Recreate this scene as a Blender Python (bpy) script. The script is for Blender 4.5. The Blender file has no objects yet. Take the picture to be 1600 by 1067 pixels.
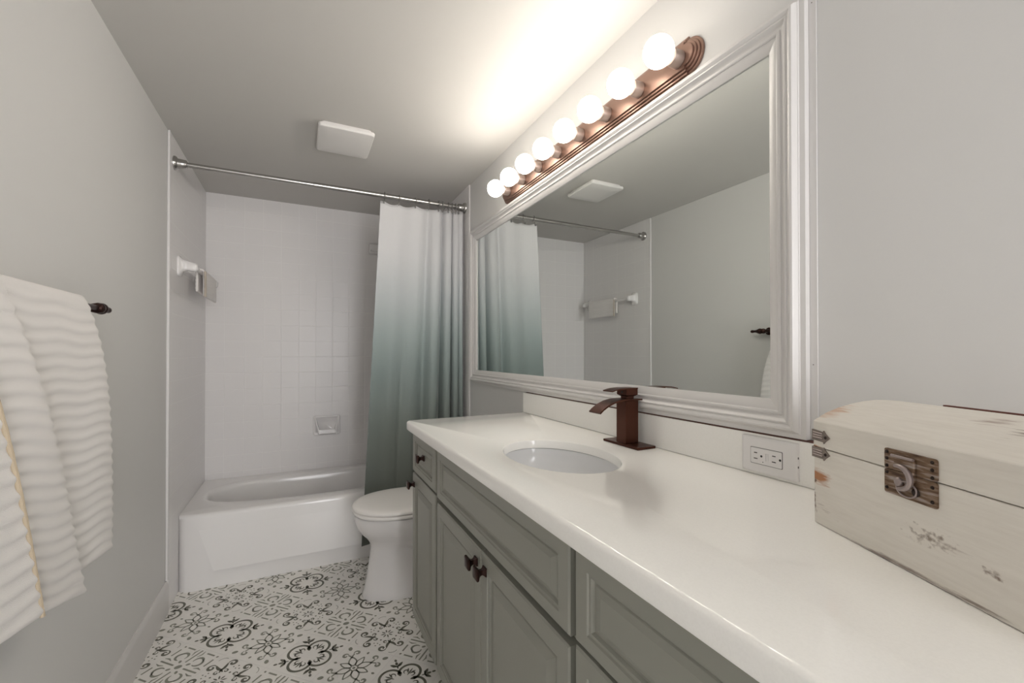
import bpy, math, random
from math import sin, cos, pi, radians, sqrt, atan2
from mathutils import Vector, Matrix

S = bpy.context.scene
COL = S.collection

# ------------------------------------------------------------------ camera
FOCAL_PX, YAW, PITCH = 674.06, 0.4573, 0.007
cam_data = bpy.data.cameras.new('camera')
cam_data.sensor_fit = 'HORIZONTAL'
cam_data.sensor_width = 36.0
cam_data.lens = FOCAL_PX * 36.0 / 1600.0
cam_data.shift_y = (546.2 - 533.5) / 1600.0
cam_data.clip_start = 0.02
cam = bpy.data.objects.new('camera', cam_data)
COL.objects.link(cam)
cam.location = (0, 0, 1.225)
cam.rotation_euler = (pi / 2 + PITCH, 0, -YAW)
S.camera = cam

# ------------------------------------------------------------------ world, daylight and exposure
world = bpy.data.worlds.new('world')
S.world = world
world.use_nodes = True
bg = world.node_tree.nodes['Background']
bg.inputs['Color'].default_value = (0.97, 0.96, 0.97, 1)
bg.inputs['Strength'].default_value = 10.0
pl = bpy.data.lights.new('doorway_portal', 'AREA')
pl.shape = 'RECTANGLE'
pl.size, pl.size_y = 0.82, 2.12
pl.cycles.is_portal = True
po = bpy.data.objects.new('doorway_portal', pl)
COL.objects.link(po)
po.location = (0.51, -2.44, 1.06)
po.rotation_euler = (pi / 2, 0, 0)
S.view_settings.view_transform = 'Standard'
S.view_settings.look = 'None'
S.view_settings.gamma = 1.0
S.view_settings.use_curve_mapping = False
S.view_settings.exposure = 0.10
S.cycles.use_denoising = True
S.cycles.max_bounces = 14
S.cycles.diffuse_bounces = 8
S.cycles.glossy_bounces = 6
S.cycles.sample_clamp_indirect = 6.0
BULB_COLOR, BULB_STRENGTH = (1.0, 0.93, 0.83), 40.0

# ------------------------------------------------------------------ room numbers
XL, XR, XLT, XRT = -0.564, 0.96, -0.554, 0.95       # painted walls / tile faces
YT, YB = 2.55, 3.42                                 # front edge of tile, back wall
YF = -2.4                                           # wall with the doorway, behind the camera
HC = 2.28
CT = 0.946                                          # countertop


# ------------------------------------------------------------------ materials
def mat(name, col, rough=0.5, metal=0.0, spec=0.5, coat=0.0):
    m = bpy.data.materials.new(name)
    m.use_nodes = True
    p = m.node_tree.nodes['Principled BSDF']
    p.inputs['Base Color'].default_value = (*col, 1)
    p.inputs['Roughness'].default_value = rough
    p.inputs['Metallic'].default_value = metal
    p.inputs['Specular IOR Level'].default_value = spec
    p.inputs['Coat Weight'].default_value = coat
    return m


def nodes_of(m):
    t = m.node_tree
    return t.nodes, t.links, t.nodes['Principled BSDF']


def objcoord(n, l, scale=(1, 1, 1), rot=(0, 0, 0)):
    c = n.new('ShaderNodeTexCoord')
    mp = n.new('ShaderNodeMapping')
    mp.inputs['Scale'].default_value = scale
    mp.inputs['Rotation'].default_value = rot
    l.new(c.outputs['Object'], mp.inputs['Vector'])
    return mp.outputs['Vector']


def noise_bump(m, scale, strength, dist=0.002, detail=3.0, stretch=(1, 1, 1)):
    n, l, p = nodes_of(m)
    v = objcoord(n, l, stretch)
    t = n.new('ShaderNodeTexNoise')
    t.inputs['Scale'].default_value = scale
    t.inputs['Detail'].default_value = detail
    l.new(v, t.inputs['Vector'])
    b = n.new('ShaderNodeBump')
    b.inputs['Strength'].default_value = strength
    b.inputs['Distance'].default_value = dist
    l.new(t.outputs['Fac'], b.inputs['Height'])
    l.new(b.outputs['Normal'], p.inputs['Normal'])
    return m


def math_node(n, l, op, a, b=None):
    k = n.new('ShaderNodeMath')
    k.operation = op
    for i, s in enumerate((a, b)):
        if s is None:
            continue
        if isinstance(s, (int, float)):
            k.inputs[i].default_value = s
        else:
            l.new(s, k.inputs[i])
    return k.outputs[0]


def joint_mask(n, l, coord, origin, pitch, half):
    """1 inside a joint line of half width `half`, 0 on the tile"""
    a = math_node(n, l, 'SUBTRACT', coord, origin)
    a = math_node(n, l, 'DIVIDE', a, pitch)
    a = math_node(n, l, 'ADD', a, 0.5)
    a = math_node(n, l, 'FRACT', a)
    a = math_node(n, l, 'SUBTRACT', a, 0.5)
    a = math_node(n, l, 'ABSOLUTE', a)
    a = math_node(n, l, 'DIVIDE', a, half / pitch)
    a = math_node(n, l, 'SUBTRACT', 1.0, a)
    k = n.new('ShaderNodeClamp')
    l.new(a, k.inputs[0])
    return k.outputs[0]


def tile_mat(name, axis, origin):
    m = mat(name, (0.80, 0.785, 0.785), 0.30, spec=0.35)
    n, l, p = nodes_of(m)
    c = n.new('ShaderNodeTexCoord')
    s = n.new('ShaderNodeSeparateXYZ')
    l.new(c.outputs['Object'], s.inputs[0])
    a = joint_mask(n, l, s.outputs[axis], origin, 0.111, 0.0022)
    b = joint_mask(n, l, s.outputs[2], 0.868, 0.1095, 0.0022)
    j = math_node(n, l, 'MAXIMUM', a, b)
    mx = n.new('ShaderNodeMix')
    mx.data_type = 'RGBA'
    mx.inputs['A'].default_value = (0.80, 0.785, 0.785, 1)
    mx.inputs['B'].default_value = (0.88, 0.87, 0.86, 1)
    l.new(j, mx.inputs['Factor'])
    l.new(mx.outputs['Result'], p.inputs['Base Color'])
    inv = math_node(n, l, 'SUBTRACT', 1.0, j)
    bp = n.new('ShaderNodeBump')
    bp.inputs['Strength'].default_value = 0.5
    bp.inputs['Distance'].default_value = 0.0015
    l.new(inv, bp.inputs['Height'])
    l.new(bp.outputs['Normal'], p.inputs['Normal'])
    return m


M = {}
M['wall'] = noise_bump(mat('wall_paint', (0.67, 0.665, 0.655), 0.55), 220, 0.06)
M['ceiling'] = noise_bump(mat('ceiling_paint', (0.57, 0.557, 0.535), 0.8), 160, 0.08)
M['trimw'] = mat('white_trim_paint', (0.66, 0.645, 0.635), 0.35)
M['tile_back'] = tile_mat('white_tile_back', 0, -0.45)
M['tile_side'] = tile_mat('white_tile_side', 1, 2.60)
M['porcelain'] = mat('white_porcelain', (0.80, 0.785, 0.785), 0.12, coat=0.3)
M['tub'] = mat('white_tub_enamel', (0.84, 0.83, 0.825), 0.18, coat=0.2)
M['seat'] = mat('white_seat_plastic', (0.90, 0.88, 0.86), 0.25)
M['plastic'] = mat('white_plastic', (0.80, 0.785, 0.78), 0.35)
M['fanplastic'] = mat('fan_plastic', (0.74, 0.725, 0.71), 0.45)
M['slot'] = mat('dark_slot', (0.02, 0.02, 0.02), 0.6)
M['greyslot'] = mat('grey_slot', (0.12, 0.11, 0.11), 0.6)
M['bronze'] = noise_bump(mat('oil_rubbed_bronze', (0.085, 0.030, 0.018), 0.32, 0.75), 40, 0.03)
M['knob'] = mat('dark_bronze_knob', (0.045, 0.022, 0.018), 0.30, 0.8)
M['chrome'] = mat('chrome', (0.50, 0.49, 0.475), 0.22, 1.0)
M['hook'] = mat('brushed_steel', (0.40, 0.39, 0.38), 0.28, 1.0)
M['copper'] = mat('antique_copper', (0.30, 0.190, 0.150), 0.30, 0.85)
M['socket'] = mat('socket_metal', (0.36, 0.285, 0.25), 0.40, 0.75)
M['mirror'] = mat('mirror_silver', (0.80, 0.83, 0.81), 0.0, 1.0)
M['basin'] = mat('sink_porcelain', (0.74, 0.745, 0.755), 0.12)
M['brown_strip'] = mat('brown_gap', (0.10, 0.045, 0.035), 0.8)
M['floor'] = None


def paint_cabinet():
    m = mat('sage_grey_cabinet_paint', (0.27, 0.27, 0.235), 0.38)
    return noise_bump(m, 90, 0.03)


M['cab'] = paint_cabinet()
M['cabin'] = mat('cabinet_inside', (0.10, 0.10, 0.085), 0.6)


def quartz():
    m = mat('white_quartz', (0.92, 0.905, 0.87), 0.06)
    n, l, p = nodes_of(m)
    v = objcoord(n, l)
    t = n.new('ShaderNodeTexNoise')
    t.inputs['Scale'].default_value = 350
    t.inputs['Detail'].default_value = 2
    l.new(v, t.inputs['Vector'])
    r = n.new('ShaderNodeValToRGB')
    r.color_ramp.elements[0].position = 0.35
    r.color_ramp.elements[0].color = (0.93, 0.92, 0.89, 1)
    r.color_ramp.elements[1].position = 0.6
    r.color_ramp.elements[1].color = (0.95, 0.94, 0.91, 1)
    l.new(t.outputs['Fac'], r.inputs[0])
    l.new(r.outputs[0], p.inputs['Base Color'])
    return m


M['quartz'] = quartz()


def floor_mat():
    m = mat('floor_tile_glaze', (0.88, 0.86, 0.825), 0.32)
    n, l, p = nodes_of(m)
    c = n.new('ShaderNodeTexCoord')
    s = n.new('ShaderNodeSeparateXYZ')
    l.new(c.outputs['Object'], s.inputs[0])
    r2 = sqrt(0.5)
    x, y = s.outputs[0], s.outputs[1]
    pq = []
    for sg in (1, -1):
        a = math_node(n, l, 'MULTIPLY', x, r2)
        b = math_node(n, l, 'MULTIPLY', y, r2 * sg)
        pq.append(math_node(n, l, 'ADD', a, b))
    side = 0.1535 * sqrt(2)
    o1 = (0.039 + 1.9365) * r2 + side / 2
    o2 = (0.039 - 1.9365) * r2 + side / 2
    j = math_node(n, l, 'MAXIMUM', joint_mask(n, l, pq[0], o1, side, 0.0016),
                  joint_mask(n, l, pq[1], o2, side, 0.0016))
    mx = n.new('ShaderNodeMix')
    mx.data_type = 'RGBA'
    mx.inputs['A'].default_value = (0.88, 0.86, 0.825, 1)
    mx.inputs['B'].default_value = (0.78, 0.765, 0.745, 1)
    l.new(j, mx.inputs['Factor'])
    l.new(mx.outputs['Result'], p.inputs['Base Color'])
    inv = math_node(n, l, 'SUBTRACT', 1.0, j)
    b = n.new('ShaderNodeBump')
    b.inputs['Strength'].default_value = 0.3
    b.inputs['Distance'].default_value = 0.001
    l.new(inv, b.inputs['Height'])
    l.new(b.outputs['Normal'], p.inputs['Normal'])
    return m


M['floor'] = floor_mat()
M['ink_dark'] = mat('tile_ink_dark', (0.135, 0.135, 0.100), 0.4)
M['ink_light'] = mat('tile_ink_light', (0.27, 0.275, 0.225), 0.4)
M['ink_pale'] = mat('tile_ink_pale', (0.47, 0.46, 0.42), 0.4)


def curtain_mat():
    m = mat('ombre_curtain_fabric', (0.6, 0.6, 0.6), 0.55, spec=0.35)
    n, l, p = nodes_of(m)
    c = n.new('ShaderNodeTexCoord')
    s = n.new('ShaderNodeSeparateXYZ')
    l.new(c.outputs['Object'], s.inputs[0])
    mr = n.new('ShaderNodeMapRange')
    mr.inputs['From Min'].default_value = 0.1
    mr.inputs['From Max'].default_value = 2.15
    l.new(s.outputs[2], mr.inputs['Value'])
    r = n.new('ShaderNodeValToRGB')
    e = r.color_ramp.elements
    stops = [(0.0, (0.120, 0.130, 0.112)), (0.2, (0.160, 0.178, 0.162)), (0.36, (0.20, 0.232, 0.22)),
             (0.50, (0.25, 0.305, 0.30)), (0.60, (0.34, 0.40, 0.40)), (0.72, (0.48, 0.515, 0.53)),
             (0.84, (0.60, 0.605, 0.62)), (1.0, (0.65, 0.645, 0.655))]
    e[0].position, e[0].color = stops[0][0], (*stops[0][1], 1)
    e[1].position, e[1].color = stops[-1][0], (*stops[-1][1], 1)
    for pos, col in stops[1:-1]:
        k = e.new(pos)
        k.color = (*col, 1)
    l.new(mr.outputs[0], r.inputs[0])
    l.new(r.outputs[0], p.inputs['Base Color'])
    a = joint_mask(n, l, s.outputs[0], 0.0, 0.007, 0.0022)
    b = joint_mask(n, l, s.outputs[2], 0.0, 0.007, 0.0022)
    j = math_node(n, l, 'MAXIMUM', a, b)
    bu = n.new('ShaderNodeBump')
    bu.inputs['Strength'].default_value = 0.35
    bu.inputs['Distance'].default_value = 0.001
    l.new(j, bu.inputs['Height'])
    l.new(bu.outputs['Normal'], p.inputs['Normal'])
    p.inputs['Sheen Weight'].default_value = 0.15
    return m


M['curtain'] = curtain_mat()
M['towel'] = noise_bump(mat('white_terry', (0.90, 0.875, 0.86), 0.95, spec=0.1), 700, 0.7, 0.003, 4)
M['towel_hem'] = noise_bump(mat('tan_stitching', (0.55, 0.46, 0.34), 0.9, spec=0.1), 300, 0.6, 0.002)
M['wash_hem'] = noise_bump(mat('beige_hem', (0.55, 0.49, 0.42), 0.9, spec=0.1), 300, 0.6, 0.002)


def chest_paint(name, base, patches, seed):
    """white paint over brown wood; `patches` = (centre, half size, strength) of the rubbed places"""
    m = mat(name, base, 0.62, spec=0.3)
    n, l, p = nodes_of(m)
    v = objcoord(n, l, (6, 60, 60))
    t = n.new('ShaderNodeTexNoise')
    t.inputs['Scale'].default_value = 2.2
    t.inputs['Detail'].default_value = 6
    t.inputs['Roughness'].default_value = 0.65
    l.new(v, t.inputs['Vector'])
    grain = t.outputs['Fac']
    v2 = objcoord(n, l, (70, 70, 90))
    t2 = n.new('ShaderNodeTexNoise')
    t2.inputs['Scale'].default_value = 1.4
    t2.inputs['Detail'].default_value = 5
    l.new(v2, t2.inputs['Vector'])
    c = n.new('ShaderNodeTexCoord')
    # faint streaks everywhere
    r0 = n.new('ShaderNodeValToRGB')
    r0.color_ramp.elements[0].position = 0.3
    r0.color_ramp.elements[0].color = (base[0] * 0.92, base[1] * 0.91, base[2] * 0.90, 1)
    r0.color_ramp.elements[1].position = 0.6
    r0.color_ramp.elements[1].color = (*base, 1)
    l.new(grain, r0.inputs[0])
    cur = r0.outputs[0]
    for cen, half, strength, colr, fine in patches:
        mp = n.new('ShaderNodeMapping')
        mp.vector_type = 'TEXTURE'
        mp.inputs['Location'].default_value = cen
        mp.inputs['Scale'].default_value = half
        l.new(c.outputs['Object'], mp.inputs['Vector'])
        ln = n.new('ShaderNodeVectorMath')
        ln.operation = 'LENGTH'
        l.new(mp.outputs['Vector'], ln.inputs[0])
        fall = math_node(n, l, 'SUBTRACT', 1.0, ln.outputs['Value'])
        fall = math_node(n, l, 'MAXIMUM', fall, 0.0)
        src = t2.outputs['Fac'] if fine else grain
        k = math_node(n, l, 'MULTIPLY', fall, strength)
        k = math_node(n, l, 'ADD', k, src)
        mr = n.new('ShaderNodeMapRange')
        mr.inputs['From Min'].default_value = 0.74
        mr.inputs['From Max'].default_value = 0.92
        l.new(k, mr.inputs['Value'])
        mx = n.new('ShaderNodeMix')
        mx.data_type = 'RGBA'
        l.new(mr.outputs[0], mx.inputs['Factor'])
        l.new(cur, mx.inputs['A'])
        mx.inputs['B'].default_value = (*colr, 1)
        cur = mx.outputs['Result']
    l.new(cur, p.inputs['Base Color'])
    b = n.new('ShaderNodeBump')
    b.inputs['Strength'].default_value = 0.12
    b.inputs['Distance'].default_value = 0.001
    l.new(grain, b.inputs['Height'])
    l.new(b.outputs['Normal'], p.inputs['Normal'])
    return m


ORANGE, BROWN, GREYB = (0.42, 0.20, 0.10), (0.20, 0.14, 0.11), (0.30, 0.25, 0.22)
CREAM = (0.76, 0.725, 0.665)
M['chest_body'] = chest_paint('distressed_white_wood_body', CREAM, [
    ((0.002, 0.0, 0.078), (0.055, 0.02, 0.020), 0.62, ORANGE, False),
    ((0.0, 0.0, 0.045), (0.012, 0.02, 0.06), 0.50, BROWN, True),
    ((0.195, 0.0, 0.055), (0.060, 0.02, 0.026), 0.36, (0.30, 0.25, 0.21), True),
    ((0.22, 0.0, 0.052), (0.06, 0.02, 0.016), 0.30, (0.34, 0.28, 0.24), False),
    ((0.18, 0.0, 0.002), (0.30, 0.02, 0.012), 0.38, GREYB, False),
    ((0.02, 0.0, 0.03), (0.10, 0.02, 0.030), 0.26, GREYB, False),
    ((0.26, 0.0, 0.045), (0.02, 0.02, 0.012), 0.40, BROWN, True)], 1)
M['chest_lid'] = chest_paint('distressed_white_wood_lid', (0.74, 0.705, 0.645), [
    ((0.004, 0.030, 0.180), (0.060, 0.060, 0.05), 0.52, (0.58, 0.42, 0.32), False),
    ((0.0, 0.0, 0.118), (0.030, 0.02, 0.018), 0.62, ORANGE, False),
    ((0.20, 0.075, 0.195), (0.06, 0.03, 0.03), 0.38, (0.38, 0.30, 0.26), False),
    ((0.255, 0.05, 0.19), (0.05, 0.03, 0.03), 0.36, BROWN, False),
    ((0.16, 0.0, 0.145), (0.25, 0.01, 0.020), 0.22, (0.48, 0.46, 0.45), False)], 2)


def rustic_metal():
    m = mat('aged_brass_plate', (0.2, 0.12, 0.07), 0.5, 0.35)
    n, l, p = nodes_of(m)
    v = objcoord(n, l, (12, 12, 90))
    t = n.new('ShaderNodeTexNoise')
    t.inputs['Scale'].default_value = 2.5
    t.inputs['Detail'].default_value = 5
    l.new(v, t.inputs['Vector'])
    r = n.new('ShaderNodeValToRGB')
    e = r.color_ramp.elements
    e[0].position, e[0].color = 0.34, (0.085, 0.045, 0.028, 1)
    e[1].position, e[1].color = 0.68, (0.42, 0.36, 0.33, 1)
    k = e.new(0.5)
    k.color = (0.20, 0.125, 0.075, 1)
    l.new(t.outputs['Fac'], r.inputs[0])
    l.new(r.outputs[0], p.inputs['Base Color'])
    return m


M['rustic'] = rustic_metal()
M['strap'] = mat('aged_pewter', (0.24, 0.20, 0.175), 0.5, 0.4)
M['pewter'] = mat('worn_pewter', (0.36, 0.30, 0.29), 0.42, 0.6)
M['rivet'] = mat('dark_rivet', (0.025, 0.015, 0.012), 0.5, 0.5)
M['lid_edge'] = mat('dark_brown_edge', (0.12, 0.035, 0.025), 0.6)


def bulb_mat():
    m = bpy.data.materials.new('frosted_bulb_glow')
    m.use_nodes = True
    n, l = m.node_tree.nodes, m.node_tree.links
    p = n['Principled BSDF']
    p.inputs['Base Color'].default_value = (0.9, 0.88, 0.82, 1)
    p.inputs['Roughness'].default_value = 0.4
    p.inputs['Emission Color'].default_value = (*BULB_COLOR, 1)
    # glow shaped along the axis, weak toward the socket, to spare wall and ceiling
    c = n.new('ShaderNodeTexCoord')
    s = n.new('ShaderNodeSeparateXYZ')
    l.new(c.outputs['Object'], s.inputs[0])
    mr = n.new('ShaderNodeMapRange')
    mr.interpolation_type = 'SMOOTHSTEP'
    mr.inputs['From Min'].default_value = 0.024
    mr.inputs['From Max'].default_value = -0.034
    mr.inputs['To Min'].default_value = 0.06
    mr.inputs['To Max'].default_value = 1.0
    l.new(s.outputs[0], mr.inputs['Value'])
    l.new(math_node(n, l, 'MULTIPLY', mr.outputs[0], BULB_STRENGTH), p.inputs['Emission Strength'])
    return m


M['bulb'] = bulb_mat()


# ------------------------------------------------------------------ mesh helpers
class MB:
    def __init__(self):
        self.v, self.f, self.m = [], [], []
        self.cur = 0

    def add(self, vs, fs):
        o = len(self.v)
        self.v += [tuple(p) for p in vs]
        for f in fs:
            self.f.append([o + i for i in f])
            self.m.append(self.cur)
        return self

    def box(self, x0, x1, y0, y1, z0, z1):
        return self.add([(x0, y0, z0), (x1, y0, z0), (x1, y1, z0), (x0, y1, z0),
                         (x0, y0, z1), (x1, y0, z1), (x1, y1, z1), (x0, y1, z1)],
                        [(3, 2, 1, 0), (4, 5, 6, 7), (0, 1, 5, 4), (1, 2, 6, 5), (2, 3, 7, 6), (3, 0, 4, 7)])

    def rbox(self, x0, x1, y0, y1, z0, z1, r=0.002):
        """box with chamfered edges"""
        X, Y, Z = (x0, x1), (y0, y1), (z0, z1)
        vs, idx = [], {}
        for i in (0, 1):
            for j in (0, 1):
                for k in (0, 1):
                    dx, dy, dz = (r if i == 0 else -r), (r if j == 0 else -r), (r if k == 0 else -r)
                    for a, pnt in (('x', (X[i], Y[j] + dy, Z[k] + dz)), ('y', (X[i] + dx, Y[j], Z[k] + dz)),
                                   ('z', (X[i] + dx, Y[j] + dy, Z[k]))):
                        idx[(i, j, k, a)] = len(vs)
                        vs.append(pnt)
        fs = []
        for i in (0, 1):
            q = [idx[(i, j, k, 'x')] for j, k in ((0, 0), (0, 1), (1, 1), (1, 0))]
            fs.append(q if i == 0 else q[::-1])
            q = [idx[(j, i, k, 'y')] for j, k in ((0, 0), (1, 0), (1, 1), (0, 1))]
            fs.append(q if i == 0 else q[::-1])
            q = [idx[(j, k, i, 'z')] for j, k in ((0, 0), (0, 1), (1, 1), (1, 0))]
            fs.append(q if i == 0 else q[::-1])
        for i in (0, 1):
            for j in (0, 1):
                fs.append([idx[(i, j, 0, 'x')], idx[(i, j, 1, 'x')], idx[(i, j, 1, 'y')], idx[(i, j, 0, 'y')]])
                fs.append([idx[(i, 0, j, 'x')], idx[(i, 1, j, 'x')], idx[(i, 1, j, 'z')], idx[(i, 0, j, 'z')]])
                fs.append([idx[(0, i, j, 'y')], idx[(1, i, j, 'y')], idx[(1, i, j, 'z')], idx[(0, i, j, 'z')]])
                for k in (0, 1):
                    fs.append([idx[(i, j, k, 'x')], idx[(i, j, k, 'y')], idx[(i, j, k, 'z')]])
        return self.add(vs, fs)

    def loft(self, rings, closed=True, cap0=False, cap1=False):
        n = len(rings[0])
        vs = [p for r in rings for p in r]
        fs = []
        for a in range(len(rings) - 1):
            for i in range(n if closed else n - 1):
                j = (i + 1) % n
                fs.append((a * n + i, a * n + j, (a + 1) * n + j, (a + 1) * n + i))
        if cap0:
            fs.append(tuple(range(n))[::-1])
        if cap1:
            fs.append(tuple((len(rings) - 1) * n + i for i in range(n)))
        return self.add(vs, fs)

    def lathe(self, prof, origin, axis, n=24, cap=True):
        """prof = [(distance along axis, radius)]"""
        a = Vector(axis).normalized()
        t = Vector((0, 0, 1)) if abs(a.z) < 0.9 else Vector((1, 0, 0))
        u = a.cross(t).normalized()
        w = a.cross(u)
        o = Vector(origin)
        rings = [[o + a * d + (u * cos(2 * pi * i / n) + w * sin(2 * pi * i / n)) * r for i in range(n)] for d, r in prof]
        return self.loft(rings, True, cap, cap)

    def tube(self, pts, r, n=10, closed=False, cap=True):
        pts = [Vector(p) for p in pts]
        k = len(pts)
        rs = r if isinstance(r, (list, tuple)) else [r] * k
        rings = []
        prev = None
        for i in range(k):
            if closed:
                d = pts[(i + 1) % k] - pts[i - 1]
            else:
                d = pts[min(i + 1, k - 1)] - pts[max(i - 1, 0)]
            d.normalize()
            if prev is None:
                t = Vector((0, 0, 1)) if abs(d.z) < 0.9 else Vector((1, 0, 0))
                u = d.cross(t).normalized()
            else:
                u = (prev - d * prev.dot(d)).normalized()
            prev = u
            w = d.cross(u)
            rings.append([pts[i] + (u * cos(2 * pi * q / n) + w * sin(2 * pi * q / n)) * rs[i] for q in range(n)])
        if closed:
            rings.append(rings[0])
        return self.loft(rings, True, cap and not closed, cap and not closed)

    def sphere(self, c, r, n=20, m=12, sc=(1, 1, 1)):
        rings = []
        for a in range(m + 1):
            th = pi * a / m
            rr = max(sin(th), 1e-4)
            rings.append([(c[0] + r * sc[0] * rr * cos(2 * pi * i / n), c[1] + r * sc[1] * rr * sin(2 * pi * i / n),
                           c[2] + r * sc[2] * cos(th)) for i in range(n)])
        return self.loft(rings, True, True, True)

    def build(self, name, mats, parent=None, smooth=40, origin=None):
        if not isinstance(mats, (list, tuple)):
            mats = [mats]
        me = bpy.data.meshes.new(name)
        off = Vector((0, 0, 0))
        if parent is not None:
            off = world_loc(parent)
        if origin is not None:
            off = Vector(origin)
        me.from_pydata([Vector(p) - off for p in self.v], [], self.f)
        for k in mats:
            me.materials.append(k)
        if len(mats) > 1:
            me.polygons.foreach_set('material_index', self.m)
        me.validate()
        import bmesh
        b = bmesh.new()
        b.from_mesh(me)
        bmesh.ops.recalc_face_normals(b, faces=b.faces)
        b.to_mesh(me)
        b.free()
        if smooth:
            me.polygons.foreach_set('use_smooth', [True] * len(me.polygons))
            me.set_sharp_from_angle(angle=radians(smooth))
        o = bpy.data.objects.new(name, me)
        COL.objects.link(o)
        if parent is not None:
            o.parent = parent
            if origin is not None:
                o.location = Vector(origin) - world_loc(parent)
        elif origin is not None:
            o.location = origin
        return o


LOC = {}


def world_loc(o):
    """the place of an unrotated thing or part in the room"""
    p = Vector(o.location)
    while o.parent:
        o = o.parent
        p += Vector(o.location)
    return p


def tag(o, label, cat, group=None):
    o['label'] = label
    o['category'] = cat
    if group:
        o['group'] = group
    return o


def thing(name, loc, label, cat, group=None):
    o = bpy.data.objects.new(name, None)
    o.empty_display_size = 0.05
    COL.objects.link(o)
    o.location = loc
    return tag(o, label, cat, group)


def struct(o):
    o['kind'] = 'structure'
    return o


def copy_tree(o, dloc, label=None):
    r = o.copy()
    COL.objects.link(r)
    r.location = Vector(o.location) + Vector(dloc)
    if label:
        r['label'] = label
    for ch in list(o.children):
        c = ch.copy()
        COL.objects.link(c)
        c.parent = r
        for g in list(ch.children):
            d = g.copy()
            COL.objects.link(d)
            d.parent = c
    return r


def rrect(x0, x1, y0, y1, r, n=5):
    """rounded rectangle, counter-clockwise, as (x, y)"""
    out = []
    for cx, cy, a0 in ((x1 - r, y1 - r, 0), (x0 + r, y1 - r, pi / 2), (x0 + r, y0 + r, pi), (x1 - r, y0 + r, 1.5 * pi)):
        for i in range(n + 1):
            a = a0 + pi / 2 * i / n
            out.append((cx + r * cos(a), cy + r * sin(a)))
    return out


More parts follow.
